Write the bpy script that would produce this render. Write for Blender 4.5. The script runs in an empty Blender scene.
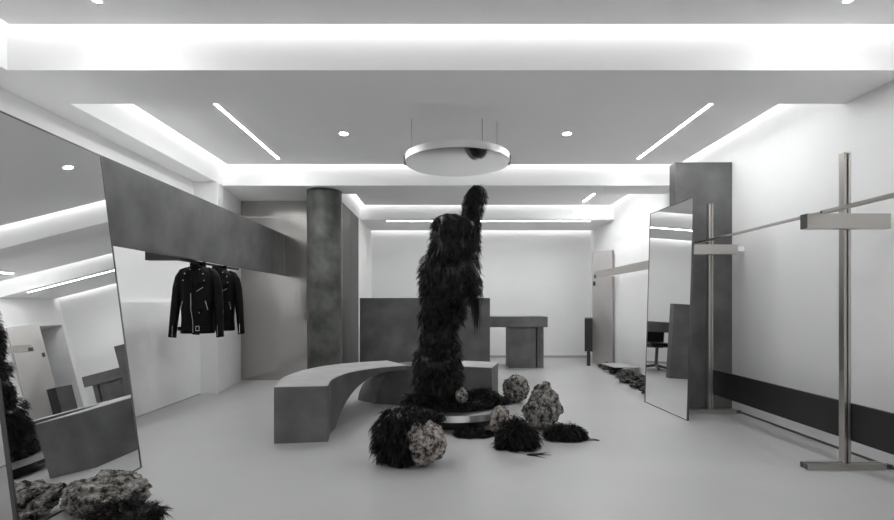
import bpy, bmesh, math, random
import numpy as np
from mathutils import Vector, Matrix, noise
random.seed(7)
rng = np.random.default_rng(7)
C = bpy.context.scene.collection
SC = bpy.context.scene

# ------------------------------------------------------------ camera, world, exposure
cd = bpy.data.cameras.new('camera'); cam = bpy.data.objects.new('camera', cd); C.objects.link(cam)
cam.location = (0, 0, 1.15); cam.rotation_euler = (math.pi/2, 0, 0)
cd.sensor_width = 36; cd.lens = 490/894*36
cd.shift_x = 2/894; cd.shift_y = 44/894
cd.clip_start = .05
SC.camera = cam
w = bpy.data.worlds.new('world'); SC.world = w; w.use_nodes = True
w.node_tree.nodes['Background'].inputs[0].default_value = (1, 1, 1, 1)
w.node_tree.nodes['Background'].inputs[1].default_value = 1.0
SC.view_settings.view_transform = 'Standard'; SC.view_settings.look = 'None'
SC.view_settings.gamma = 1; SC.view_settings.use_curve_mapping = False
SC.view_settings.exposure = 0.72
E_COVE, E_STRIP, E_DOWN = 3.5, 72.0, 350.0

# room numbers (x across, y depth from the camera, z up)
XR, XL, XLL, YB, YF = 3.12, -3.2, -3.12, 10.5, -3.2
ZS, ZC, G = 2.71, 2.96, .10      # beam soffit, recess ceiling, cove slot width
XC = -2.92                        # left face of the recess
XM, YS, YS2 = -1.57, 7.4, 8.9     # steel block

# ------------------------------------------------------------ materials
def mat(name, col, rough=.5, metal=0, col2=None, scale=4, detail=4, bump=0, bscale=None, stretch=None,
        contrast=(.35, .65), spec=.5, rvar=0, wear=None):
    m = bpy.data.materials.new(name); m.use_nodes = True
    n, l = m.node_tree.nodes, m.node_tree.links
    b = n['Principled BSDF']
    b.inputs['Base Color'].default_value = (*col, 1); b.inputs['Roughness'].default_value = rough
    b.inputs['Metallic'].default_value = metal; b.inputs['Specular IOR Level'].default_value = spec
    tc = n.new('ShaderNodeTexCoord'); mp = n.new('ShaderNodeMapping'); l.new(tc.outputs['Object'], mp.inputs[0])
    if stretch: mp.inputs['Scale'].default_value = stretch
    t = n.new('ShaderNodeTexNoise'); t.inputs['Scale'].default_value = scale; t.inputs['Detail'].default_value = detail
    l.new(mp.outputs[0], t.inputs['Vector'])
    if col2:
        r = n.new('ShaderNodeValToRGB'); r.color_ramp.elements[0].position, r.color_ramp.elements[1].position = contrast
        r.color_ramp.elements[0].color = (*col, 1); r.color_ramp.elements[1].color = (*col2, 1)
        l.new(t.outputs[0], r.inputs[0]); l.new(r.outputs[0], b.inputs['Base Color'])
    if rvar:
        mr = n.new('ShaderNodeMapRange'); mr.inputs[3].default_value = rough-rvar; mr.inputs[4].default_value = rough+rvar
        l.new(t.outputs[0], mr.inputs[0]); l.new(mr.outputs[0], b.inputs['Roughness'])
    if bump:
        t2 = n.new('ShaderNodeTexNoise'); t2.inputs['Scale'].default_value = bscale or scale*3; t2.inputs['Detail'].default_value = 6
        l.new(mp.outputs[0], t2.inputs['Vector'])
        bp = n.new('ShaderNodeBump'); bp.inputs['Strength'].default_value = bump; bp.inputs['Distance'].default_value = .01
        l.new(t2.outputs[0], bp.inputs['Height']); l.new(bp.outputs[0], b.inputs['Normal'])
    return m
def g(v): return (v, v, v*.995)
def emit(name, s, col=(.985, .99, 1)):
    m = bpy.data.materials.new(name); m.use_nodes = True
    n = m.node_tree.nodes; l = m.node_tree.links; n.remove(n['Principled BSDF'])
    e = n.new('ShaderNodeEmission'); e.inputs[0].default_value = (*col, 1); e.inputs[1].default_value = s
    l.new(e.outputs[0], n['Material Output'].inputs[0]); return m
M = dict(
    white=mat('white_plaster', g(.84), .6, col2=g(.86), scale=1.5, bump=.03, bscale=20),
    ceil=mat('ceiling_paint', g(.93), .8, col2=g(.94), scale=1.0),
    lowwall=mat('limewashed_concrete', g(.78), .6, col2=g(.88), scale=1.7, detail=8, bump=.08, bscale=9),
    floor=mat('polished_concrete_floor', g(.44), .33, col2=g(.49), scale=.9, detail=7, rvar=.05, bump=.008, bscale=6, spec=.4),
    cement=mat('dark_microcement', g(.072), .5, col2=g(.15), scale=3.2, detail=9, bump=.06, bscale=14, contrast=(.3, .72)),
    column=mat('mottled_concrete', (.035, .038, .034), .5, col2=(.15, .155, .142), scale=3.0, detail=9, bump=.25, bscale=12, contrast=(.38, .72)),
    steel=mat('brushed_steel_wall', (.50, .485, .465), .13, 1, scale=1, bump=.05, bscale=30, stretch=(8, 8, .06)),
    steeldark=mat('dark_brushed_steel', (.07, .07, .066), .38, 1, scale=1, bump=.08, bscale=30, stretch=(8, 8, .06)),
    metal=mat('satin_steel', (.50, .48, .455), .30, 1, scale=1, bump=.03, bscale=40, stretch=(3, 3, .2)),
    darkmetal=mat('dark_steel', (.16, .16, .155), .35, 1),
    mirror=mat('mirror_glass', (.93, .935, .93), .0, 1),
    blackboard=mat('black_board', g(.011), .45, col2=g(.015), scale=5),
    black=mat('black_satin', g(.010), .4),
    leather=mat('black_leather', g(.002), .5, bump=.35, bscale=45, scale=6, spec=.12),
    zip=mat('nickel_zip', g(.55), .25, 1),
    fur=mat('black_fibre', g(.0015), .30, col2=g(.012), scale=45, spec=.22),
    furcore=mat('black_backing', g(.004), .8),
    beige=mat('beige_door_leaf', (.40, .385, .37), .6, col2=(.44, .425, .41), scale=2, bump=.03),
    grey=mat('grey_paint', g(.40), .5, col2=g(.42), scale=3),
    cove=emit('cove_led', E_COVE), coverear=emit('rear_cove_led', E_COVE*.8), strip=emit('linear_led', E_STRIP), down=emit('downlight_led', E_DOWN),
    green=mat('green_plastic', (.02, .05, .03), .5),
)
def rockmat(name, lo, hi, pit):
    m = bpy.data.materials.new(name); m.use_nodes = True
    n, l = m.node_tree.nodes, m.node_tree.links; b = n['Principled BSDF']; b.inputs['Roughness'].default_value = .9
    tc = n.new('ShaderNodeTexCoord')
    t = n.new('ShaderNodeTexNoise'); t.inputs['Scale'].default_value = 22; t.inputs['Detail'].default_value = 10; t.inputs['Roughness'].default_value = .7
    v = n.new('ShaderNodeTexVoronoi'); v.inputs['Scale'].default_value = 34
    for q in (t, v): l.new(tc.outputs['Object'], q.inputs['Vector'])
    r = n.new('ShaderNodeValToRGB'); e = r.color_ramp.elements
    e[0].position, e[0].color = .43, (*pit, 1); e[1].position, e[1].color = .66, (*hi, 1)
    k = e.new(.49); k.color = (*lo, 1)
    l.new(t.outputs[0], r.inputs[0]); l.new(r.outputs[0], b.inputs['Base Color'])
    ad = n.new('ShaderNodeMath'); ad.operation = 'ADD'; l.new(t.outputs[0], ad.inputs[0]); l.new(v.outputs['Distance'], ad.inputs[1])
    bp = n.new('ShaderNodeBump'); bp.inputs['Strength'].default_value = .9; bp.inputs['Distance'].default_value = .02
    l.new(ad.outputs[0], bp.inputs['Height']); l.new(bp.outputs[0], b.inputs['Normal'])
    return m
M['rock'] = rockmat('grey_porous_rock', (.17, .16, .148), (.50, .475, .445), (.014, .013, .012))
M['rockpale'] = rockmat('pale_rose_rock', (.24, .215, .20), (.66, .60, .56), (.02, .018, .017))
M['rockdark'] = rockmat('dark_rock', (.03, .029, .027), (.22, .21, .195), (.006, .006, .005))

# ------------------------------------------------------------ mesh helpers
def setp(o, label=None, cat=None, group=None, kind=None):
    if label: o['label'] = label
    if cat: o['category'] = cat
    if group: o['group'] = group
    if kind: o['kind'] = kind
    return o
def empty(name, loc, label, cat, group=None, rz=0):
    o = bpy.data.objects.new(name, None); C.objects.link(o); o.location = loc; o.rotation_euler.z = rz
    o.empty_display_size = .1
    return setp(o, label, cat, group)
def link(name, bm, m, parent=None, smooth=False, bevel=0, label=None, cat=None, group=None, kind=None):
    me = bpy.data.meshes.new(name)
    bmesh.ops.recalc_face_normals(bm, faces=bm.faces)
    if smooth:
        for f in bm.faces: f.smooth = True
    bm.to_mesh(me); bm.free()
    o = bpy.data.objects.new(name, me); C.objects.link(o); me.materials.append(m)
    if parent: o.parent = parent
    if bevel:
        b = o.modifiers.new('bevel', 'BEVEL'); b.width = bevel; b.segments = 2; b.limit_method = 'ANGLE'
    return setp(o, label, cat, group, kind)
def box(bm, x0, x1, y0, y1, z0, z1, mtx=None):
    vs = [bm.verts.new(p) for p in [(x0,y0,z0),(x1,y0,z0),(x1,y1,z0),(x0,y1,z0),(x0,y0,z1),(x1,y0,z1),(x1,y1,z1),(x0,y1,z1)]]
    if mtx: [setattr(v, 'co', mtx @ v.co) for v in vs]
    for f in ((0,3,2,1),(4,5,6,7),(0,1,5,4),(1,2,6,5),(2,3,7,6),(3,0,4,7)): bm.faces.new([vs[i] for i in f])
def boxes(*bs):
    bm = bmesh.new()
    for b in bs: box(bm, *b)
    return bm
def prism(bm, pts, z0, z1):
    lo = [bm.verts.new((*p, z0)) for p in pts]; hi = [bm.verts.new((*p, z1)) for p in pts]; n = len(pts)
    bm.faces.new(lo[::-1]); bm.faces.new(hi)
    for i in range(n): bm.faces.new([lo[i], lo[(i+1)%n], hi[(i+1)%n], hi[i]])
def cyl(bm, c, r, z0, z1, n=48, r2=None):
    a = [(math.cos(t*2*math.pi/n), math.sin(t*2*math.pi/n)) for t in range(n)]
    r2 = r if r2 is None else r2
    lo = [bm.verts.new((c[0]+r*x, c[1]+r*y, z0)) for x, y in a]; hi = [bm.verts.new((c[0]+r2*x, c[1]+r2*y, z1)) for x, y in a]
    bm.faces.new(lo[::-1]); bm.faces.new(hi)
    for i in range(n): bm.faces.new([lo[i], lo[(i+1)%n], hi[(i+1)%n], hi[i]])
def tube(bm, pts, rad, n=10, cap=True):
    pts = [Vector(p) for p in pts]; rs = rad if isinstance(rad, (list, tuple)) else [rad]*len(pts)
    rings = []; up = Vector((0, 1, 0.01))
    for i, p in enumerate(pts):
        t = (pts[min(i+1, len(pts)-1)]-pts[max(i-1, 0)]).normalized()
        a = t.cross(up)
        if a.length < 1e-3: a = t.cross(Vector((1, 0, 0)))
        a.normalize(); b = t.cross(a)
        r = rs[i]; ra, rb = r if isinstance(r, tuple) else (r, r)
        rings.append([bm.verts.new(p+a*math.cos(k*2*math.pi/n)*ra+b*math.sin(k*2*math.pi/n)*rb) for k in range(n)])
    for A, B in zip(rings, rings[1:]):
        for k in range(n): bm.faces.new([A[k], A[(k+1)%n], B[(k+1)%n], B[k]])
    if cap: bm.faces.new(rings[0][::-1]); bm.faces.new(rings[-1])
    return rings
def S(name, bm, m, **k): return link(name, bm, m, kind='structure', **k)

# ------------------------------------------------------------ the room
T = .12
S('floor', boxes((XL-T, XR+.9, YF-T, YB+T, -.1, 0)), M['floor'])
S('wall_back', boxes((XM-T, XR+.9, YB, YB+T, 0, ZC+.3)), M['white'])
S('wall_front', boxes((XL-T, -2.4, YF-T, YF, 0, ZC+.3), (2.4, XR+T, YF-T, YF, 0, ZC+.3), (-2.4, 2.4, YF-T, YF, 2.6, ZC+.3)), M['white'])
S('added_window_1', boxes((-2.4, -2.35, YF-.08, YF-.03, 0, 2.6), (2.35, 2.4, YF-.08, YF-.03, 0, 2.6), (-.025, .025, YF-.08, YF-.03, 0, 2.6), (-2.35, 2.35, YF-.08, YF-.03, 2.55, 2.6)), M['darkmetal'])  # unseen front opening, added to let world light in as fill
S('wall_left', boxes((XL-T, XL, YF, YS+.1, 0, ZC+.3)), M['white'])
S('wall_left_lower', boxes((XL, XLL, YF, 6.249, 0, 1.17)), M['lowwall'])
pb = bmesh.new(); prism(pb, [(XL, 6.25), (-2.90, 6.25), (-3.08, YS-.004), (XL, YS-.004)], 0, ZS-.004)
S('wall_left_pier', pb, M['white'])
OY0, OY1 = 9.7, 10.40
S('wall_right', boxes((XR, XR+T, YF, OY0, 0, ZC+.3), (XR, XR+T, OY1, YB, 0, ZC+.3), (XR, XR+T, OY0, OY1, 2.15, ZC+.3)), M['white'])
S('wall_right_alcove', boxes((XR+T, XR+.8, OY1, OY1+.12, 0, 2.4), (XR+T, XR+.8, OY0-.12, OY0, 0, 2.4), (XR+T, XR+.8, OY0, OY1, 2.15, 2.4)), M['white'])
S('wall_right_alcove_back', boxes((XR+.8, XR+.84, OY0-.3, OY1+.12, 0, 2.4)), M['black'])  # black back wall of the alcove
# steel-clad block on the left and the white wall that continues it
sw = S('wall_middle', boxes((XL, XM, YS, YS+.08, 0, ZS-.25), (XL, XM, YS, YS+.08, ZS-.244, ZS-.002)), M['steel'])
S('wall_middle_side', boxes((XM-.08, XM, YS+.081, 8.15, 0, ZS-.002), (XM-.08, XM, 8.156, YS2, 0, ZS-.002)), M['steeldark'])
S('wall_middle_rear', boxes((XM-.12, XM, YS2+.001, YB, 0, ZS-.002)), M['white'])
# ceiling: raised recesses and lower beams between them
R1 = (YF+.15, 3.27); R2 = (3.82, 6.45); R3 = (6.95, 9.05)
S('ceiling', boxes((XC+G, XR-.0, R1[0], R1[1]-G, ZC, ZC+.04),
                   (XC+G, XR-G, R2[0], R2[1]-G, ZC, ZC+.04),
                   (XM+G, XR-G, R3[0], R3[1]-G, ZC, ZC+.04),
                   (XL, XR, YF, YB, ZC+.14, ZC+.2)), M['ceil'])
def beam(n, x0, x1, y0, y1, z1=ZC+.139):
    S('trim_%d' % n, boxes((x0, x1, y0, y1, ZS, z1)), M['ceil'])
beam(1, XL, XR, R1[1], R2[0]); beam(2, XL, XR, R2[1], R3[0]); beam(3, XL, XR, R3[1], YB-G)
beam(4, XL, XC, YF, R1[1]-.001); beam(5, XL, XC, R2[0]+.001, R2[1]-.001); beam(6, XL, XM, R3[0]+.001, R3[1]-.001)
S('trim_7', boxes((XM+.001, .76, YB-.012, YB-.001, 0, .05), (.77, XR-.001, YB-.012, YB-.001, 0, .05)), M['grey'])
S('trim_8', boxes((XR-.006, XR-.0005, YF, 9.5, 0, .018)), M['darkmetal'])
S('trim_9', boxes((XLL+.0005, XLL+.008, YF, 6.24, 0, .012)), M['grey'])

# cove lights hidden in the slots
def cove(name_where, x0, x1, y0, y1, z=ZC+.112):
    o = link('cove_light', boxes((x0, x1, y0, y1, z, z+.015)), M['coverear' if y0 > 6.6 else 'cove'], label='cove light strip glowing '+name_where, cat='light', group='cove light strips in the ceiling slots')
cove('across the ceiling at the front face of the nearest beam', XC+.02, XR-.02, R1[1]-G+.012, R1[1]-.012)
cove('across the ceiling behind the hanging disc', XC+.1, XR-.1, R2[1]-G+.012, R2[1]-.012)
cove('along the left edge of the middle recess', XC+.012, XC+G-.012, R2[0]+.02, R2[1]-.1)
cove('down the right wall beside the middle recess', XR-G+.012, XR-.012, R2[0]+.02, R2[1]-.1)
cove('across the ceiling before the rearmost beam', XM+.1, XR-.1, R3[1]-G+.012, R3[1]-.012)
cove('over the steel wall in the rear recess', XM+.012, XM+G-.012, R3[0]+.02, R3[1]-.1)
cove('down the right wall beside the rear recess', XR-G+.012, XR-.012, R3[0]+.02, R3[1]-.1)
cove('along the top of the back wall', XM+.02, XR-.02, YB-G+.012, YB-.012, ZS+.11)

def linear(where, x0, x1, y0, y1, z):
    t = empty('linear_ceiling_light', ((x0+x1)/2, (y0+y1)/2, z), 'slim white linear light set into '+where, 'light', 'linear ceiling lights')
    a, b = (x1-x0)/2, (y1-y0)/2
    link('housing', boxes((-a-.004, -a, -b-.004, b+.004, -.002, .006), (a, a+.004, -b-.004, b+.004, -.002, .006), (-a, a, -b-.004, -b, -.002, .006), (-a, a, b, b+.004, -.002, .006)), M['ceil'], t)
    link('diffuser', boxes((-a, a, -b, b, -.0015, .006)), M['strip'], t)
linear('the middle ceiling left of the hanging disc', -2.09, -2.06, 3.95, 6.1, ZC)
linear('the middle ceiling right of the hanging disc', 2.39, 2.42, 3.95, 6.1, ZC)
linear('the rear ceiling beside the right wall', 2.43, 2.47, 7.15, 8.65, ZC)
linear('the rearmost beam, crossing the room near the back wall', -1.09, 2.72, 9.20, 9.22, ZS)
linear('the near ceiling on the left', -2.095, -2.055, 2.1, 2.94, ZC)
linear('the near ceiling on the right', 2.385, 2.425, 2.1, 2.94, ZC)
def down(where, x, y, z=ZC):
    t = empty('ceiling_downlight', (x, y, z), 'small round recessed downlight '+where, 'light', 'recessed ceiling downlights')
    bm = bmesh.new(); n = 24
    A = [[bm.verts.new((r*math.cos(k*2*math.pi/n), r*math.sin(k*2*math.pi/n), zz)) for k in range(n)] for r, zz in ((.052, 0), (.05, -.006), (.04, -.006), (.04, .0))]
    for P, Q in zip(A, A[1:]):
        for k in range(n): bm.faces.new([P[k], P[(k+1)%n], Q[(k+1)%n], Q[k]])
    link('bezel', bm, M['ceil'], t, smooth=True)
    bm = bmesh.new(); cyl(bm, (0, 0), .039, -.003, .005, 24); link('lens', bm, M['down'], t)
down('left of the hanging disc', -1.075, 5.2); down('right of the hanging disc', 1.295, 5.2)

# ------------------------------------------------------------ column
col = empty('concrete_column', (-1.67, 6.79, 0), 'round dark mottled concrete column standing in front of the steel wall', 'column')
bm = bmesh.new()
n = 64; rings = []
for i in range(60):
    z = i/59*(ZS-.002)
    rings.append([bm.verts.new(((.235+.006*noise.noise(Vector((math.cos(a)*2, math.sin(a)*2, z*3))))*math.cos(a), (.235+.006*noise.noise(Vector((math.cos(a)*2, math.sin(a)*2, z*3))))*math.sin(a), z)) for a in [k*2*math.pi/n for k in range(n)]])
for A, B in zip(rings, rings[1:]):
    for k in range(n): bm.faces.new([A[k], A[(k+1)%n], B[(k+1)%n], B[k]])
bm.faces.new(rings[0][::-1]); bm.faces.new(rings[-1])
link('shaft', bm, M['column'], col, smooth=True)
bm = bmesh.new(); cyl(bm, (0, 0), .25, 0, .012, 64); link('base_ring', bm, M['darkmetal'], col)

# ------------------------------------------------------------ long dark beam at the left, cross arm and hangers
M['beamled'] = emit('beam_led', 7.0)
bt = empty('display_beam', (-2.42, 2.3, 1.58), 'long dark grey microcement display beam running along the left wall above the jackets', 'beam')
link('casing', boxes((-.04, 0, 0, 5.07, 0, .62)), M['cement'], bt, bevel=.004)
link('back_light', boxes((-.052, -.041, .3, 4.6, .10, .13)), M['beamled'], bt, label='light strip along the wall side')
link('gap_light_strip', boxes((-.04, 0, 5.073, 5.085, 0, .62)), M['metal'], bt, label='thin bright strip standing in for the light gap at the steel wall')  # bright metal stands in for the light line of the gap
link('cross_arm', boxes((-.52, -.041, 2.5, 2.58, .0, .085)), M['black'], bt, bevel=.003, label='black cross arm reaching back to the left wall')
link('hanging_rail', boxes((-.09, -.06, 2.3, 3.6, -.022, -.001)), M['black'], bt)

# ------------------------------------------------------------ mirrors
def mirror(name_loc, bl, br, top_off, H, label):
    """bl, br: floor points; top_off: horizontal lean of the top; the glass faces the side away from the lean."""
    bl, br, off = Vector((*bl, 0)), Vector((*br, 0)), Vector((*top_off, 0))
    u = (br-bl); W = u.length; u.normalize()
    v = (off+Vector((0, 0, H))); L = v.length; v.normalize(); nrm = u.cross(v).normalized()
    if nrm.dot(off) > 0: nrm = -nrm           # nrm points to the viewer side
    th = .022
    mtx = Matrix((u, v, nrm)).transposed().to_4x4(); mtx.translation = Vector((0, 0, .004))
    t = empty('leaning_mirror', bl, label, 'mirror', 'full height leaning mirrors')
    f = .007
    lift = th*abs(nrm.z)
    def bb(*a):
        bm = bmesh.new()
        for q in a: box(bm, *q, mtx=mtx)
        for vv in bm.verts: vv.co.z += .0
        return bm
    link('frame', bb((0, f, 0, L, -th, .0), (W-f, W, 0, L, -th, .0), (f, W-f, 0, f, -th, .0), (f, W-f, L-f, L, -th, .0)), M['darkmetal'], t, label='thin dark steel frame')
    link('glass', bb((f, W-f, f, L-f, -.012, -.004)), M['mirror'], t)
    link('back_board', bb((f, W-f, f, L-f, -th+.002, -.013)), M['darkmetal'], t)
    mn = min((t.location + o.data.vertices[i].co).z for o in t.children for i in range(len(o.data.vertices)))
    t.location.z -= mn-.001
    return t
mirror('l', (-2.110, 2.43), (-2.127, 3.44), (-.283, -.004), 2.19, 'large mirror at the left leaning back on the long dark beam')
mirror('r', (2.34, 5.75), (2.379, 4.82), (.066, .003), 2.207, 'narrower mirror at the right leaning on the far clothes rack')

# ------------------------------------------------------------ right side: tall panel, racks, rails
link('tall_panel', boxes((2.50, XR-.002, 5.32, 5.46, 0, 2.69)), M['cement'], bevel=.004,
     label='tall dark grey microcement panel standing out from the right wall behind the mirror', cat='panel')
def rack(y, label):
    t = empty('clothes_rack', (2.795, y, 0), label, 'clothes rack', 'steel post racks at the right wall')
    # H-shaped post: two flanges and a web
    link('post', boxes((-.024, -.006, -.024, .024, .0425, 2.205), (.006, .024, -.024, .024, .0425, 2.205), (-.006, .006, .0, .018, .0425, 2.2)), M['metal'], t, bevel=.0015)
    link('foot', boxes((-.285, .262, -.036, -.007, 0, .042), (-.285, .262, .007, .036, 0, .042), (-.27, .25, -.007, .007, .008, .034)), M['metal'], t, bevel=.003)
    link('foot_cap', boxes((-.290, -.2855, -.034, -.009, .004, .038), (-.290, -.2855, .009, .034, .004, .038)), M['darkmetal'], t)
    link('wall_pad', boxes((.2625, .318, -.02, .02, .0, .03)), M['darkmetal'], t)
    link('cross_arm', boxes((-.325, .245, -.088, -.0245, 1.665, 1.768)), M['metal'], t, bevel=.003)
    link('arm_tip', boxes((-.331, -.3255, -.086, -.026, 1.667, 1.766)), M['darkmetal'], t)
    link('arm_bracket', boxes((.2455, .320, -.075, -.04, 1.70, 1.75)), M['white'], t)
    return t
rack(3.425, 'near steel clothes rack post with cross arm, standing at the right edge')
rack(5.17, 'far steel clothes rack post with cross arm, half behind the leaning mirror')
tr = empty('hanging_rail', (2.61, 2.2, 1.7695), 'thin steel hanging rail resting on the rack cross arms', 'rail')
link('near_bar', boxes((-.014, .014, 0, 1.19, 0, .026)), M['metal'], tr, bevel=.002)
link('far_bar', boxes((-.012, .012, 1.19, 3.07, .003, .023)), M['metal'], tr, bevel=.002)
link('end_stop', boxes((-.016, -.0145, 1.17, 1.19, .004, .024)), M['darkmetal'], tr)
link('black_board', boxes((2.822, 2.848, 1.8, 5.205, .20, .458)), M['blackboard'], bevel=.002,
     label='long black board running low behind the rack posts along the right wall', cat='board')
wr = empty('wall_rail', (2.75, 5.6, 1.625), 'flat light steel rail fixed low off the right wall behind the leaning mirror', 'rail')
link('bar', boxes((0, .035, 0, 3.42, 0, .118)), M['metal'], wr, bevel=.002)
link('end_cap', boxes((-.003, .038, 3.33, 3.44, -.002, .06)), M['black'], wr, label='black end cap')
for yy in (.6, 3.2): link('bracket', boxes((.0355, .368, yy, yy+.05, .03, .09)), M['white'], wr)

# open door leaf by the rear opening, alcove and black cabinet
d = empty('door_1', (3.085, 9.0, 0), 'beige door leaf standing open by the right wall near the back', 'door', rz=math.atan2(.45, -.235)); d['kind'] = 'structure'
link('leaf', boxes((0, .5, -.02, .02, .008, 2.14)), M['beige'], d, bevel=.002)
link('lock_case', boxes((.42, .46, .021, .04, 1.5, 1.58)), M['green'], d)
bc = empty('black_cabinet', (2.76, 9.42, 0), 'thin black cabinet on short legs beside the open beige door', 'cabinet', rz=-math.atan2(.28, .95))
link('body', boxes((-.07, .07, -.36, .36, .27, .88)), M['black'], bc, bevel=.004)
for sx, sy in ((-.03, -.32), (-.03, .28)): link('leg', boxes((sx, sx+.06, sy, sy+.03, 0, .27)), M['black'], bc)

# ------------------------------------------------------------ reception: tall screen and desk
link('reception_screen', boxes((-1.40, .739, 8.05, 8.17, 0, 1.2485)), M['cement'], bevel=.003,
     label='wide dark grey microcement screen wall behind the feathered sculpture', cat='screen')
dk = empty('reception_desk', (1.3, 8.78, 0), 'dark grey desk with thick top, right of the wide screen by the back wall', 'desk')
link('desk_top', boxes((-1.9, .53, -.06, .50, .737, .925)), M['cement'], dk, bevel=.006)
def leg(x0, x1, y0, y1, r):
    bm = bmesh.new(); pts = [(x0, y1), (x0, y0)]
    pts += [(x1-r+r*math.sin(a), y0+r-r*math.cos(a)) for a in [k*math.pi/2/8 for k in range(9)]] + [(x1, y1)]
    prism(bm, pts, 0, .736); return bm
link('leg', leg(-.15, .335, 0, .5, .03), M['cement'], dk)
link('leg', boxes((-1.85, -1.7, 0, .45, 0, .736)), M['cement'], dk)
link('leg', leg(.36, .49, .02, .5, .1), M['cement'], dk)
ch = empty('office_chair', (.28, 9.36, 0), 'black office chair tucked behind the wide screen', 'chair')
link('seat', boxes((-.24, .24, -.24, .24, .44, .52)), M['black'], ch, bevel=.02)
link('backrest', boxes((-.25, .25, .20, .27, .40, .82)), M['black'], ch, bevel=.02)
bm = bmesh.new(); cyl(bm, (0, 0), .03, .05, .44, 16); link('stem', bm, M['darkmetal'], ch)
bm = bmesh.new()
for k in range(5):
    a = k*2*math.pi/5; tube(bm, [(0, 0, .08), (.27*math.cos(a), .27*math.sin(a), .03)], [.025, .022], 8)
link('foot_star', bm, M['darkmetal'], ch)
link('back_bar', boxes((-.03, .03, .23, .26, .45, .6)), M['darkmetal'], ch)

# ------------------------------------------------------------ curved bench
def cr(pts, n):
    out = []; P = [Vector(p) for p in pts]; P = [2*P[0]-P[1]]+P+[2*P[-1]-P[-2]]
    for i in range(1, len(P)-2):
        for k in range(n):
            t = k/n; a, b, c, e = P[i-1:i+3]
            out.append(.5*((2*b)+(-a+c)*t+(2*a-5*b+4*c-e)*t*t+(-a+3*b-3*c+e)*t**3))
    out.append(P[-2]); return out
BH = .463
def swept(outer, inner, zb, n=12):
    O, I = cr(outer, n), cr(inner, n); N = len(O); bm = bmesh.new(); R = []
    for i, (o, q) in enumerate(zip(O, I)):
        t = i/(N-1); za, zc_ = zb(t)
        R.append([bm.verts.new((o.x, o.y, za)), bm.verts.new((q.x, q.y, zc_)), bm.verts.new((q.x, q.y, BH)), bm.verts.new((o.x, o.y, BH))])
    for A, B in zip(R, R[1:]):
        for k in range(4): bm.faces.new([A[k], A[(k+1)%4], B[(k+1)%4], B[k]])
    bm.faces.new(R[0][::-1]); bm.faces.new(R[-1]); return bm
bn = empty('curved_bench', (0, 0, 0), 'low dark grey curved bench with its lit top painted pale, sweeping round behind the sculpture', 'bench')
def zA(t):
    def f(t, s, e): 
        if t < s: return 0
        k = min(1, (t-s)/(e-s)); return (BH-.05)*math.sin(k*math.pi/2)
    return f(t, .30, .86), f(t, .30, .86)
outA = [(-1.407, 4.03), (-1.50, 4.58), (-1.41, 5.2), (-1.127, 5.63), (-.70, 5.90)]
innA = [(-.978, 4.09), (-1.02, 4.45), (-.955, 4.88), (-.74, 5.22), (-.42, 5.46)]
def ph(pts, c): return [(x-c[0], y-c[1]) for x, y in pts]
bn.location = (-1.2, 4.3, 0)
link('body', swept(ph(outA, (-1.2, 4.3)), ph(innA, (-1.2, 4.3)), zA), M['cement'], bn)
M['seat'] = mat('microcement_lit_top', g(.42), .38, col2=g(.52), scale=5, detail=8)  # light and sheen on the microcement top, put into a paler colour
def seat(outer, inner, parent, c, n=12):
    O, I = cr(ph(outer, c), n), cr(ph(inner, c), n); bm = bmesh.new(); R = []
    for o, q in zip(O, I):
        R.append([bm.verts.new((o.x, o.y, BH+.0005)), bm.verts.new((q.x, q.y, BH+.0005)), bm.verts.new((q.x, q.y, BH+.007)), bm.verts.new((o.x, o.y, BH+.007))])
    for A, B in zip(R, R[1:]):
        for k in range(4): bm.faces.new([A[k], A[(k+1)%4], B[(k+1)%4], B[k]])
    bm.faces.new(R[0][::-1]); bm.faces.new(R[-1]); link('lit_seat_top', bm, M['seat'], parent, label='smooth seat top with the light on it painted pale')
seat(outA, innA, bn, (-1.2, 4.3))
b2 = bn; OX = (-1.2, 4.3)
# arching end: springs from the floor and rises to the top slab
def zB(t): return (0, 0)
bm = bmesh.new()
outB = [(-.36, 5.92), (-.1, 5.93), (.3, 5.86), (.62, 5.72)]; innB = [(-.34, 5.50), (-.1, 5.42), (.2, 5.34), (.50, 5.24)]
link('body', swept(ph(outB, OX), ph(innB, OX), zB), M['cement'], b2)
seat(outB, innB, b2, OX)
bm = bmesh.new(); N = 16; R = []
for i in range(N+1):                # quarter-arch end between the foot line and the top
    k = i/N; a = k*math.pi/2; z = (BH-.012)*math.sin(a); s = 1-math.cos(a)
    A = Vector((-1.04, 5.86)).lerp(Vector((-.42, 5.93)), s); B = Vector((-.80, 5.66)).lerp(Vector((-.42, 5.53)), s)
    R.append([bm.verts.new((px-OX[0], py-OX[1], z)) for px, py in ((A.x, A.y), (B.x, B.y), (-.342, 5.502), (-.362, 5.92))])
for A, B in zip(R, R[1:]):
    for k in range(4): bm.faces.new([A[k], A[(k+1)%4], B[(k+1)%4], B[k]])
bm.faces.new(R[0][::-1]); bm.faces.new(R[-1])
link('arched_foot', bm, M['cement'], b2)

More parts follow.
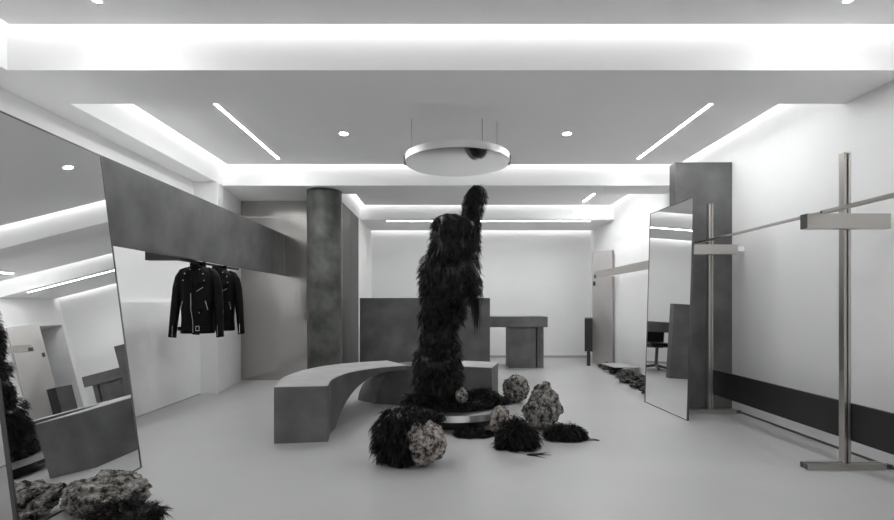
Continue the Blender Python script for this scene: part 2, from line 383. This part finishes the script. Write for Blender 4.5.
# ------------------------------------------------------------ hanging disc and plinth plate
PX, PY = .11, 4.80
dc = empty('hanging_disc', (.114, 4.58, 2.466), 'round polished metal disc hanging from the ceiling above the sculpture', 'ceiling disc')
def ringpan(r, h, t, n=96):
    bm = bmesh.new(); cyl(bm, (0, 0), r, 0, h, n); return bm
bm = bmesh.new(); cyl(bm, (0, 0), .476, -.001, .01, 96); link('mirror_face', bm, mat('satin_mirror', g(.93), .08, 1), dc, label='mirror polished underside')
bm = bmesh.new(); n = 96
A = [[bm.verts.new((r*math.cos(k*2*math.pi/n), r*math.sin(k*2*math.pi/n), z)) for k in range(n)] for r, z in ((.4765, 0), (.486, 0), (.486, .06), (.4765, .06))]
for i in range(4):
    P, Q = A[i], A[(i+1) % 4]
    for k in range(n): bm.faces.new([P[k], P[(k+1)%n], Q[(k+1)%n], Q[k]])
link('rim', bm, mat('pale_brushed_metal', g(.75), .4, 1, scale=1, bump=.02, bscale=30), dc, smooth=False)
for x, y in ((-.44, .2), (.25, .2), (.40, .26)):
    bm = bmesh.new(); tube(bm, [(x, y, .02), (x, y, ZC-2.466-.001)], .0025, 6); link('cable', bm, M['darkmetal'], dc)
for x, s in ((-.488, -1), (.488, 1)):
    link('clamp', boxes((x-.010, x+.010, -.03, .05, -.004, .068)), M['darkmetal'], dc, bevel=.003)

pl = empty('round_plinth', (PX, PY, 0), 'round steel plate plinth carrying the feathered sculpture', 'plinth')
bm = bmesh.new(); prof = [(0, .104), (.47, .104), (.499, .104), (.503, .108), (.503, .165), (.499, .165), (0, .165)]
n = 96; A = [[bm.verts.new((r*math.cos(k*2*math.pi/n), r*math.sin(k*2*math.pi/n), z)) for k in range(n)] if r else None for r, z in prof]
c0, c1 = bm.verts.new((0, 0, .104)), bm.verts.new((0, 0, .165))
for k in range(n): bm.faces.new([c0, A[1][(k+1)%n], A[1][k]]); bm.faces.new([c1, A[5][k], A[5][(k+1)%n]])
for i in range(1, 5):
    for k in range(n): bm.faces.new([A[i][k], A[i][(k+1)%n], A[i+1][(k+1)%n], A[i+1][k]])
link('plate', bm, mat('pale_plate_steel', g(.80), .3, 1, scale=1, bump=.02, bscale=30), pl, smooth=False)
bm = bmesh.new(); cyl(bm, (0, 0), .33, 0, .1035, 64); link('pedestal', bm, M['black'], pl)  # coloured black for the shadow under the plate rim

# ------------------------------------------------------------ fibres
def fibres(name, roots, normals, length, width, parent, droop=.8, spread=.5, seg=3, mname='fur', lean=None):
    N = len(roots); roots = np.array(roots, float); nr = np.array(normals, float)
    cell = np.floor((roots+rng.normal(0, .004, (N, 3)))/.035).astype(np.int64)
    hsh = (cell[:, 0]*73856093 ^ cell[:, 1]*19349663 ^ cell[:, 2]*83492791) % 4096
    lock = np.random.default_rng(3).normal(0, 1, (4096, 3))[hsh]; llen = np.random.default_rng(4).uniform(.6, 1.35, 4096)[hsh]
    d = nr + lock*spread*.95 + rng.normal(0, spread*.45, (N, 3)); d /= np.linalg.norm(d, axis=1)[:, None]+1e-9
    if lean is not None: d += np.array(lean)
    L = length*rng.uniform(.6, 1.2, N)*llen
    P = [roots]; cur = roots.copy(); dd = d.copy(); G_ = np.array([0, 0, -1.])
    for s in range(seg):
        dd = dd + G_*droop*(.6 if s == 0 else 1.0); dd /= np.linalg.norm(dd, axis=1)[:, None]+1e-9
        cur = cur+dd*(L/seg)[:, None]; P.append(cur.copy())
    side = np.cross(dd, rng.normal(0, 1, (N, 3))); side /= np.linalg.norm(side, axis=1)[:, None]+1e-9
    V = []; ws = [.8, 1, .75]+[.5]*8
    for s in range(seg):
        wv = side*(width*ws[s])*.5; V += [P[s]-wv, P[s]+wv]
    V.append(P[-1]); k = len(V); V = np.stack(V, 1).reshape(-1, 3)
    base = np.arange(N)*k; F = []
    for b in base.tolist():
        for s in range(seg-1): F.append((b+2*s, b+2*s+1, b+2*s+3, b+2*s+2))
        F.append((b+2*seg-2, b+2*seg-1, b+k-1))
    return V, F
def core_and_fur(parent, name, V, F, core_bm=None, floor_z=None, label=None, top=False, cat=None, group=None):
    if floor_z is not None: V[:, 2] = np.maximum(V[:, 2], floor_z+.003+rng.uniform(0, .006, len(V)))
    Vl = [tuple(v) for v in V]; Fl = list(F)
    if core_bm is not None:
        off = len(Vl); core_bm.verts.ensure_lookup_table(); core_bm.verts.index_update()
        Vl += [tuple(v.co) for v in core_bm.verts]; Fl += [tuple(off+v.index for v in f.verts) for f in core_bm.faces]; core_bm.free()
    me = bpy.data.meshes.new(name); me.from_pydata(Vl, [], Fl); me.update(); me.materials.append(M['fur'])
    o = bpy.data.objects.new(name, me); C.objects.link(o)
    if parent: o.parent = parent
    return setp(o, label, cat, group)

# sculpture: stacked outline read as (height, centre x, half width)
def rows(tab): 
    out = []
    for y, a, b in tab: out.append((1.15-(y-304)/101, ((a+b)/2-445)/101, (b-a)/202))
    return out
body = rows([(402,419,458),(394,416,460),(386,418,459),(379,422,456),(372,417,459),(362,417,459),(355,423,454),(345,420,459),(335,422,457),(324,426,458),(317,423,463),(306,424,464),(300,422,471),(292,422,479),(280,421,480),(272,421,478),(264,425,472),(256,426,476),(244,430,478),(234,433,478),(227,434,475),(222,435,464),(219,440,459)])
arm = rows([(249,458,479),(233,459,480),(221,460,481),(210,461,483),(203,462,485),(196,464,486),(191,468,485),(188,472,481)])
def loft(tab, cy, depth=.95, n=40, shrink=.010, rough=.042):
    bm = bmesh.new(); R = []; samples = []
    Z = np.linspace(tab[0][0], tab[-1][0], 90); zs = [t[0] for t in tab]
    for z in Z:
        cx = np.interp(z, zs, [t[1] for t in tab]); hw = np.interp(z, zs, [t[2] for t in tab])-shrink
        ring = []
        for k in range(n):
            a = k*2*math.pi/n; r = hw*(1+0)+rough*noise.noise(Vector((math.cos(a)*2+cx, math.sin(a)*2, z*5)))
            p = Vector((cx+r*math.cos(a)-PX, cy+r*depth*math.sin(a), z)); ring.append(bm.verts.new(p)); samples.append((p, Vector((math.cos(a), math.sin(a), 0)), r))
        R.append(ring)
    for A, B in zip(R, R[1:]):
        for k in range(n): bm.faces.new([A[k], A[(k+1)%n], B[(k+1)%n], B[k]])
    bm.faces.new(R[0][::-1]); bm.faces.new(R[-1]); return bm, samples
sc = empty('feathered_sculpture', (PX, PY, .166), 'tall figure-like sculpture wrapped in shaggy black fibres on the round plate', 'sculpture')
def make_fur(tab, cnt, name, L):
    bm, sm = loft(tab, .09 if name[0] == 'r' else 0)
    for v in bm.verts: v.co.z -= .136
    idx = rng.integers(0, len(sm), cnt)
    roots = [sm[i][0]+Vector((0, 0, -.166))+Vector(rng.uniform(-.008, .008, 3)) for i in idx]
    nr = [sm[i][1] for i in idx]
    V, F = fibres(name, roots, nr, L, .0045, sc, droop=.9, spread=.6)
    V[:, 2] = np.maximum(V[:, 2], .012)
    core_and_fur(sc, name, V, F, bm)
make_fur(body, 20000, 'body_fibres', .060)
make_fur(arm, 4200, 'raised_arm_fibres', .038)
# long loose tufts: under the tiers, hanging at the right, wisps at the top
def tuft(parent, name, p, nrm, cnt, L, r, droop, spread, w=.0035, floor_z=None):
    roots = np.array(p)+rng.normal(0, r, (cnt, 3)); V, F = fibres(name, roots, np.tile(nrm, (cnt, 1)), L, w, parent, droop, spread)
    return V, F
VV = []; FF = []; off = 0
def acc(V, F):
    global off
    VV.append(V); FF.extend([tuple(i+off for i in f) for f in F]); off += len(V)
def ps(x, y): return ((x-445)/101-PX, 0, 1.15-(y-304)/101-.166)
for (y, a, b) in ((380, 415, 462), (356, 415, 461), (318, 420, 463), (262, 421, 478)):      # tier skirts
    z = 1.15-(y-304)/101-.166; cx = ((a+b)/2-445)/101-PX; hw = (b-a)/202-.02
    ang = rng.uniform(0, 2*math.pi, 900)
    roots = np.stack([cx+hw*np.cos(ang), hw*np.sin(ang), z+.035*np.sin(ang*2+y)+rng.uniform(-.04, .09, 900)], 1)
    nrm = np.stack([np.cos(ang), np.sin(ang), np.zeros(900)], 1)
    acc(*fibres('s', roots, nrm, .075, .004, sc, .9, .3))
x, _, z = ps(474, 300); acc(*tuft(sc, 't', (x, -.05, z), (.2, -.2, -1), 260, .26, .018, 1.5, .1))
x, _, z = ps(471, 290); acc(*tuft(sc, 't', (x, -.08, z), (.2, -.2, -1), 400, .12, .04, 1.0, .5))
for q in range(2):
    x, _, z = ps(478, 190); acc(*tuft(sc, 't', (x, .09, z), (0, 0, 1), 50, .05, .022, .45, .9, .002))
for (xx, yy, hw_, cy_, cnt_, zo) in ((450, 220, .09, 0, 900, .004), (448, 227, .13, 0, 500, 0), (477, 189, .035, .09, 260, .0)):
    x, _, z = ps(xx, yy); q = rng.uniform(0, 1, (cnt_, 2)); rr = hw_*np.sqrt(q[:, 0]); aa = q[:, 1]*2*math.pi
    roots = np.stack([x+rr*np.cos(aa), cy_+rr*np.sin(aa)*.9, np.full(cnt_, z+zo)], 1)
    nn = np.stack([np.cos(aa)*.6, np.sin(aa)*.6, np.full(cnt_, .5)], 1)
    acc(*fibres('s', roots, nn, .06, .0045, sc, .55, .5))
x, _, z = ps(461, 216); acc(*tuft(sc, 't', (x, -.02, z), (-.1, 0, 1), 16, .085, .015, .15, .4, .0016))
V = np.concatenate(VV); V[:, 2] = np.maximum(V[:, 2], .012); core_and_fur(sc, 'loose_tufts', V, FF)

# ------------------------------------------------------------ rocks and fibre clumps
def rock_bm(rx, ry, rz, seed, rough=.22, sub=5, fine=.065, taper=0):
    bm = bmesh.new(); bmesh.ops.create_icosphere(bm, subdivisions=sub, radius=1)
    o = Vector((seed*3.1, seed*1.7, seed*.9))
    for v in bm.verts:
        p = v.co.normalized()
        k = 1+rough*noise.noise(p*1.3+o)+rough*.7*noise.noise(p*2.9+o)
        cell = noise.cell(p*3+o) if False else 0
        k += fine*noise.noise(p*8+o)+fine*.9*noise.noise(p*17+o)+fine*.5*noise.noise(p*33+o)
        # pits
        q = noise.noise(p*12+o*2)
        if q > .25: k -= (q-.25)*fine*3
        s = 1-taper*(p.z*.5+.5)
        v.co = Vector((p.x*rx*k*s, p.y*ry*k*s, p.z*rz*k))
    mz = min(v.co.z for v in bm.verts)
    cut = mz+rz*.12
    for v in bm.verts: v.co.z = max(v.co.z, cut)-cut
    return bm
def rock(x, y, z, rx, ry, rz, seed, label, m='rock', rotz=0, child=False, tilt=0, **kw):
    bm = rock_bm(rx, ry, rz, seed, **kw)
    if tilt: bmesh.ops.rotate(bm, verts=bm.verts, matrix=Matrix.Rotation(tilt, 3, 'Y')); mz = min(v.co.z for v in bm.verts); bmesh.ops.translate(bm, verts=bm.verts, vec=(0, 0, -mz-.004))
    if rotz: bmesh.ops.rotate(bm, verts=bm.verts, matrix=Matrix.Rotation(rotz, 3, 'Z'))
    if child:
        t = empty('rock', (x, y, z), label, 'rock'); link('stone', bm, M[m], t, smooth=True); return t
    o = link('rock', bm, M[m], smooth=True, label=label, cat='rock'); o.location = (x, y, z); return o
def clump(rx, ry, rz, cnt, L, parent=None, loc=(0, 0, 0), zmin=0, droop=.6, spread=.6, width=.004, seed=1, name='fibre_clump', half=True, core=True, lean=None, sel=None):
    """a mound of fibres over an ellipsoid core; returns the object"""
    bm = bmesh.new(); bmesh.ops.create_icosphere(bm, subdivisions=3, radius=1)
    for v in bm.verts:
        p = v.co.copy(); k = 1+.25*noise.noise(p*1.7+Vector((seed, seed*2, 0)))
        v.co = Vector((loc[0]+p.x*rx*k*.85, loc[1]+p.y*ry*k*.85, max(loc[2]+p.z*rz*k*.85, zmin)))
    u = rng.normal(0, 1, (cnt, 3)); u /= np.linalg.norm(u, axis=1)[:, None]
    if half: u[:, 2] = np.abs(u[:, 2])
    if sel is not None: u = u[[sel(q) for q in u]]
    k = np.array([1+.25*noise.noise(Vector(q)*1.7+Vector((seed, seed*2, 0))) for q in u])
    roots = u*np.array([rx, ry, rz])*k[:, None]*.85+np.array(loc)
    nr = u/np.array([rx, ry, rz]); nr /= np.linalg.norm(nr, axis=1)[:, None]
    V, F = fibres(name, roots, nr, L, width, parent, droop, spread, lean=lean)
    return core_and_fur(parent, name, V, F, bm if core else None, floor_z=zmin)
def fl(x, y, dz=0):   # floor point under a pixel of the picture
    D = 490*(1.15-dz)/(y-304); return (x-445)/490*D, D

# fur-wrapped rock in front of the plinth
t = rock(-.10, 3.50, 0, .128, .125, .145, 3, 'pale pitted rock half wrapped in black fibres in front of the round plinth', 'rockpale', child=True, rough=.3, tilt=-.25)
clump(.185, .17, .22, 6500, .085, t, (-.225, .06, .20), .002, .75, .5, .006, 4, 'fibre_wrap', half=False)
clump(.15, .08, .06, 1500, .06, t, (-.06, .14, .30), .1, .75, .5, .006, 5, 'fibre_wrap', half=False)
# fibres on the plate
clump(.43, .38, .075, 6500, .06, sc, (0, -.02, .0), .004, .5, .8, .006, 5, 'base_fibres')
clump(.16, .12, .09, 1700, .07, sc, (-.36, -.17, .03), .004, .6, .8, .006, 6, 'base_fibres')
clump(.19, .15, .12, 2200, .06, sc, (.25, .08, .02), .004, .5, .8, .006, 9, 'base_fibres')
clump(.13, .10, .08, 1500, .06, sc, (.38, -.05, .03), .004, .6, .8, .006, 10, 'base_fibres')
rock(.155, 4.55, .232, .055, .05, .068, 8, 'small pale stone lying on the plate at the foot of the sculpture', 'rock', sub=4)
# small stone by the plate, round rock, tall rock
x, y = fl(502, 437); rock(x, y+.09, 0, .11, .09, .135, 11, 'small rose-grey stone standing under the right rim of the plate', 'rockpale', sub=4, taper=.3)
x, y = fl(517, 404); rock(x, y+.10, 0, .155, .14, .155, 13, 'rounded grey rock standing farthest back, right of the bench', 'rock', rough=.2)
x, y = fl(544, 432); rock(x, y+.13, 0, .20, .14, .205, 24, 'tall pointed rough rock right of the plinth', 'rock', taper=.42, rough=.30, tilt=.12)
# loose clumps on the floor
FG = 'black fibre clumps on the floor'
def floorclump(px, py, dy, rx, ry, rz, n_, L, seed, droop, spread, label):
    x, y = fl(px, py); o = clump(rx, ry, rz, n_, L, None, (0, 0, 0), 0, droop, spread, .006, seed); o.location = (x, y+dy, 0)
    return setp(o, label, 'fibre clump', FG)
floorclump(474, 440, .13, .17, .10, .055, 2200, .05, 14, .6, .5, 'low flat black fibre clump on the floor in front of the plate')
floorclump(519, 452, .12, .16, .11, .23, 4200, .085, 15, .7, .7, 'tallest black fibre clump, sprawling in front of the tall rock')
floorclump(571, 444, .15, .20, .10, .125, 3000, .06, 16, .8, .5, 'black fibre clump lying farthest right on the floor')
def strands(x, y, n_, L, label, ang=0):
    bm = bmesh.new()
    for k in range(n_):
        a = ang+rng.uniform(-.5, .5); r = rng.uniform(.5, 1)*L; j = rng.uniform(-.02, .02)
        tube(bm, [(j, j*.5, .01), (r*.5*math.cos(a), r*.5*math.sin(a), .008), (r*math.cos(a*1.2), r*math.sin(a*1.2), .004)], [.006, .004, .001], 5)
    o = link('loose_strand', bm, M['fur'], label=label, cat='fibre strands'); o.location = (x, y, 0)
x, y = fl(590, 440); strands(x, y, 4, .10, 'few long loose strands on the floor right of the farthest right clump')
x, y = fl(528, 455); strands(x, y-.02, 9, .19, 'few long loose strands on the floor before the tallest clump', -.1)

# foreground rock, bottom left
t = rock(-1.87, 2.72, 0, .225, .16, .108, 33, 'large grey pitted rock in the left foreground beside the big mirror', 'rock', child=True, rough=.25, sub=6)
clump(.20, .09, .045, 2600, .06, t, (.22, -.17, .06), .002, .4, .7, .0035, 18, 'fibre_tuft', half=False)

# dark rubble along the right wall
k = 0
rub = [(2.90, 8.9, .10), (2.86, 8.6, .09), (2.92, 8.35, .10), (2.80, 8.1, .09), (2.9, 7.85, .12), (2.74, 7.6, .09), (2.88, 7.35, .12), (2.66, 7.15, .10), (2.84, 6.9, .12), (2.62, 6.7, .09), (2.80, 6.45, .12), (2.60, 6.25, .10), (2.82, 6.1, .1)]
where = ['by the foot of the open beige door', 'second from the beige door along the right wall', 'third from the beige door along the right wall', 'fourth from the beige door, beside the pale slab', 'against the right wall just nearer than the pale slab', 'jutting into the room just nearer than the slab', 'against the right wall halfway along the stone row', 'jutting into the room halfway along the stone row', 'against the right wall near the leaning mirror', 'jutting out beside the far edge of the leaning mirror', 'against the wall behind the right leaning mirror', 'right behind the glass of the right leaning mirror', 'nearest the tall panel, behind the right mirror']
for (x, y, r), wh in zip(rub, where):
    o = rock(x, y, 0, r*.98, r*1.05, r*.40, 40+k, 'low dark stone '+wh, 'rockdark', sub=4, rough=.55, fine=.12); o['group'] = 'dark stones along the right wall'; k += 1
o = link('flat_slab', boxes((-.2, .2, -.28, .28, 0, .012)), M['grey'], label='thin pale slab lying on the stones along the right wall', cat='slab', bevel=.003)
o.location = (2.88, 8.1, .13); o.rotation_euler = (0, 0, .1)

# ------------------------------------------------------------ leather jackets
def jacket(loc, rz, label):
    t = empty('leather_jacket', loc, label, 'jacket', 'black leather jackets under the beam', rz)
    # hanger: hook and shoulders (origin is the hook point on the rail)
    bm = bmesh.new()
    tube(bm, [(.012, 0, -.005), (.012, 0, .004), (0, 0, .012), (-.012, 0, .004), (-.012, 0, -.012), (0, 0, -.03), (0, 0, -.06)], .0025, 8)
    tube(bm, [(-.17, 0, -.115), (-.08, 0, -.075), (0, 0, -.058), (.08, 0, -.075), (.17, 0, -.115)], .008, 8)
    link('hanger', bm, M['black'], t, smooth=True)
    # torso: (z, half width, half depth)
    prof = [(-.04, .055, .045), (-.055, .085, .06), (-.085, .15, .075), (-.12, .19, .09), (-.20, .188, .105), (-.32, .182, .11), (-.45, .172, .105), (-.55, .168, .10), (-.64, .178, .105), (-.665, .176, .103)]
    bm = bmesh.new(); n = 40; R = []
    for z, a, b in prof:
        ring = []
        for k in range(n):
            th = k*2*math.pi/n; f = 1+.03*noise.noise(Vector((math.cos(th)*3, math.sin(th)*3, z*9)))
            ring.append(bm.verts.new((a*f*math.copysign(abs(math.cos(th))**.8, math.cos(th)), b*f*math.copysign(abs(math.sin(th))**.8, math.sin(th)), z)))
        R.append(ring)
    for A, B in zip(R, R[1:]):
        for k in range(n): bm.faces.new([A[k], A[(k+1)%n], B[(k+1)%n], B[k]])
    bm.faces.new(R[-1]); body_ = link('body', bm, M['leather'], t, smooth=True)
    for s in (-1, 1):
        bm = bmesh.new()
        pts = [(s*.105, 0, -.085), (s*.155, -.002, -.112), (s*.186, -.006, -.165), (s*.207, -.01, -.25), (s*.224, -.02, -.38), (s*.238, -.035, -.52), (s*.250, -.045, -.66), (s*.254, -.047, -.70)]
        tube(bm, pts, [(.03, .05), (.045, .056), (.054, .058), (.055, .055), (.05, .05), (.044, .046), (.040, .042), (.041, .043)], 18)
        sl = link('sleeve', bm, M['leather'], t, smooth=True)
        bm = bmesh.new(); tube(bm, [(s*.236, -.078, -.56), (s*.238, -.088, -.69)], .003, 6); link('cuff_zip', bm, M['zip'], sl, label='nickel cuff zip')
        # lapel: folded leather flap
        bm = bmesh.new(); y0 = -.105
        P = [(s*.02, y0-.0, -.36), (s*.03, y0-.012, -.22), (s*.125, y0-.01, -.19), (s*.10, y0+.012, -.115), (s*.055, y0+.045, -.07), (s*.035, y0+.03, -.10)]
        a = [bm.verts.new(p) for p in P]; b = [bm.verts.new((p[0], p[1]-.008, p[2])) for p in P]
        bm.faces.new(a); bm.faces.new(b[::-1])
        for i in range(len(P)): bm.faces.new([a[i], a[(i+1)%6], b[(i+1)%6], b[i]])
        link('lapel', bm, M['leather'], t, bevel=.003)
        # pocket zip
        bm = bmesh.new(); tube(bm, [(s*.118, -.112, -.37), (s*.142, -.104, -.45)], .0035, 6); link('pocket_zip', bm, M['zip'], t, label='nickel pocket zip')
        # epaulette
        bm = boxes((-.045, .045, -.018, .018, 0, .006)); e = link('epaulette', bm, M['leather'], t, bevel=.002); e.location = (s*.125, -.01, -.082); e.rotation_euler = (0, s*.5, 0)
        for (bx, bz) in ((.108, -.185), (.05, -.085), (.095, -.125)):
            bm = bmesh.new(); bmesh.ops.create_uvsphere(bm, u_segments=10, v_segments=6, radius=.0075)
            q = link('snap_button', bm, M['zip'], t, smooth=True, label='nickel snap button'); q.location = (s*bx, -.122 if bz < -.15 else -.09 if bz > -.1 else -.112, bz)
    # collar: standing band round the neck
    bm = bmesh.new(); R = []
    for i in range(17):
        th = math.pi*(1.30)*(i/16)-math.pi*.15
        c, s_ = math.cos(th), math.sin(th)
        R.append([bm.verts.new((.07*c, .055*s_-.0, -.065-.0*s_)), bm.verts.new((.085*c, .07*s_, -.062)), bm.verts.new((.082*c, .066*s_, -.012)), bm.verts.new((.066*c, .05*s_, -.01))])
    for A, B in zip(R, R[1:]):
        for k in range(4): bm.faces.new([A[k], A[(k+1)%4], B[(k+1)%4], B[k]])
    bm.faces.new(R[0]); bm.faces.new(R[-1]); link('collar', bm, M['leather'], t, smooth=True)
    bm = bmesh.new(); tube(bm, [(-.03, -.118, -.30), (-.028, -.121, -.45), (-.01, -.116, -.55), (-.008, -.117, -.655)], .004, 6); link('front_zip', bm, M['zip'], t, label='nickel front zip')
    bm = bmesh.new(); tube(bm, [(.03, -.123, -.285), (.10, -.117, -.245)], .0035, 6); link('chest_zip', bm, M['zip'], t, label='diagonal nickel chest zip')
    link('belt', boxes((-.17, .17, -.116, -.104, -.635, -.60)), M['leather'], t, bevel=.003)
    link('belt_buckle', boxes((.02, .026, -.123, -.1165, -.64, -.595), (.055, .061, -.123, -.1165, -.64, -.595), (.026, .055, -.123, -.1165, -.64, -.634), (.026, .055, -.123, -.1165, -.601, -.595)), M['zip'], t, label='nickel belt buckle')
    link('coin_pocket', boxes((.03, .09, -.122, -.108, -.49, -.43)), M['leather'], t, bevel=.004)
    bm = bmesh.new(); bmesh.ops.create_uvsphere(bm, u_segments=10, v_segments=6, radius=.007); q = link('snap_button', bm, M['zip'], t, smooth=True); q.location = (.06, -.124, -.475)
    t.scale = (.90, .95, 1.10); t.location.z += .02
    return t
jacket((-2.495, 4.95, 1.567), .12, 'black leather biker jacket hanging nearest under the long dark beam, front fully shown')
jacket((-2.495, 5.42, 1.567), .30, 'black leather biker jacket hanging behind the nearer jacket under the beam')
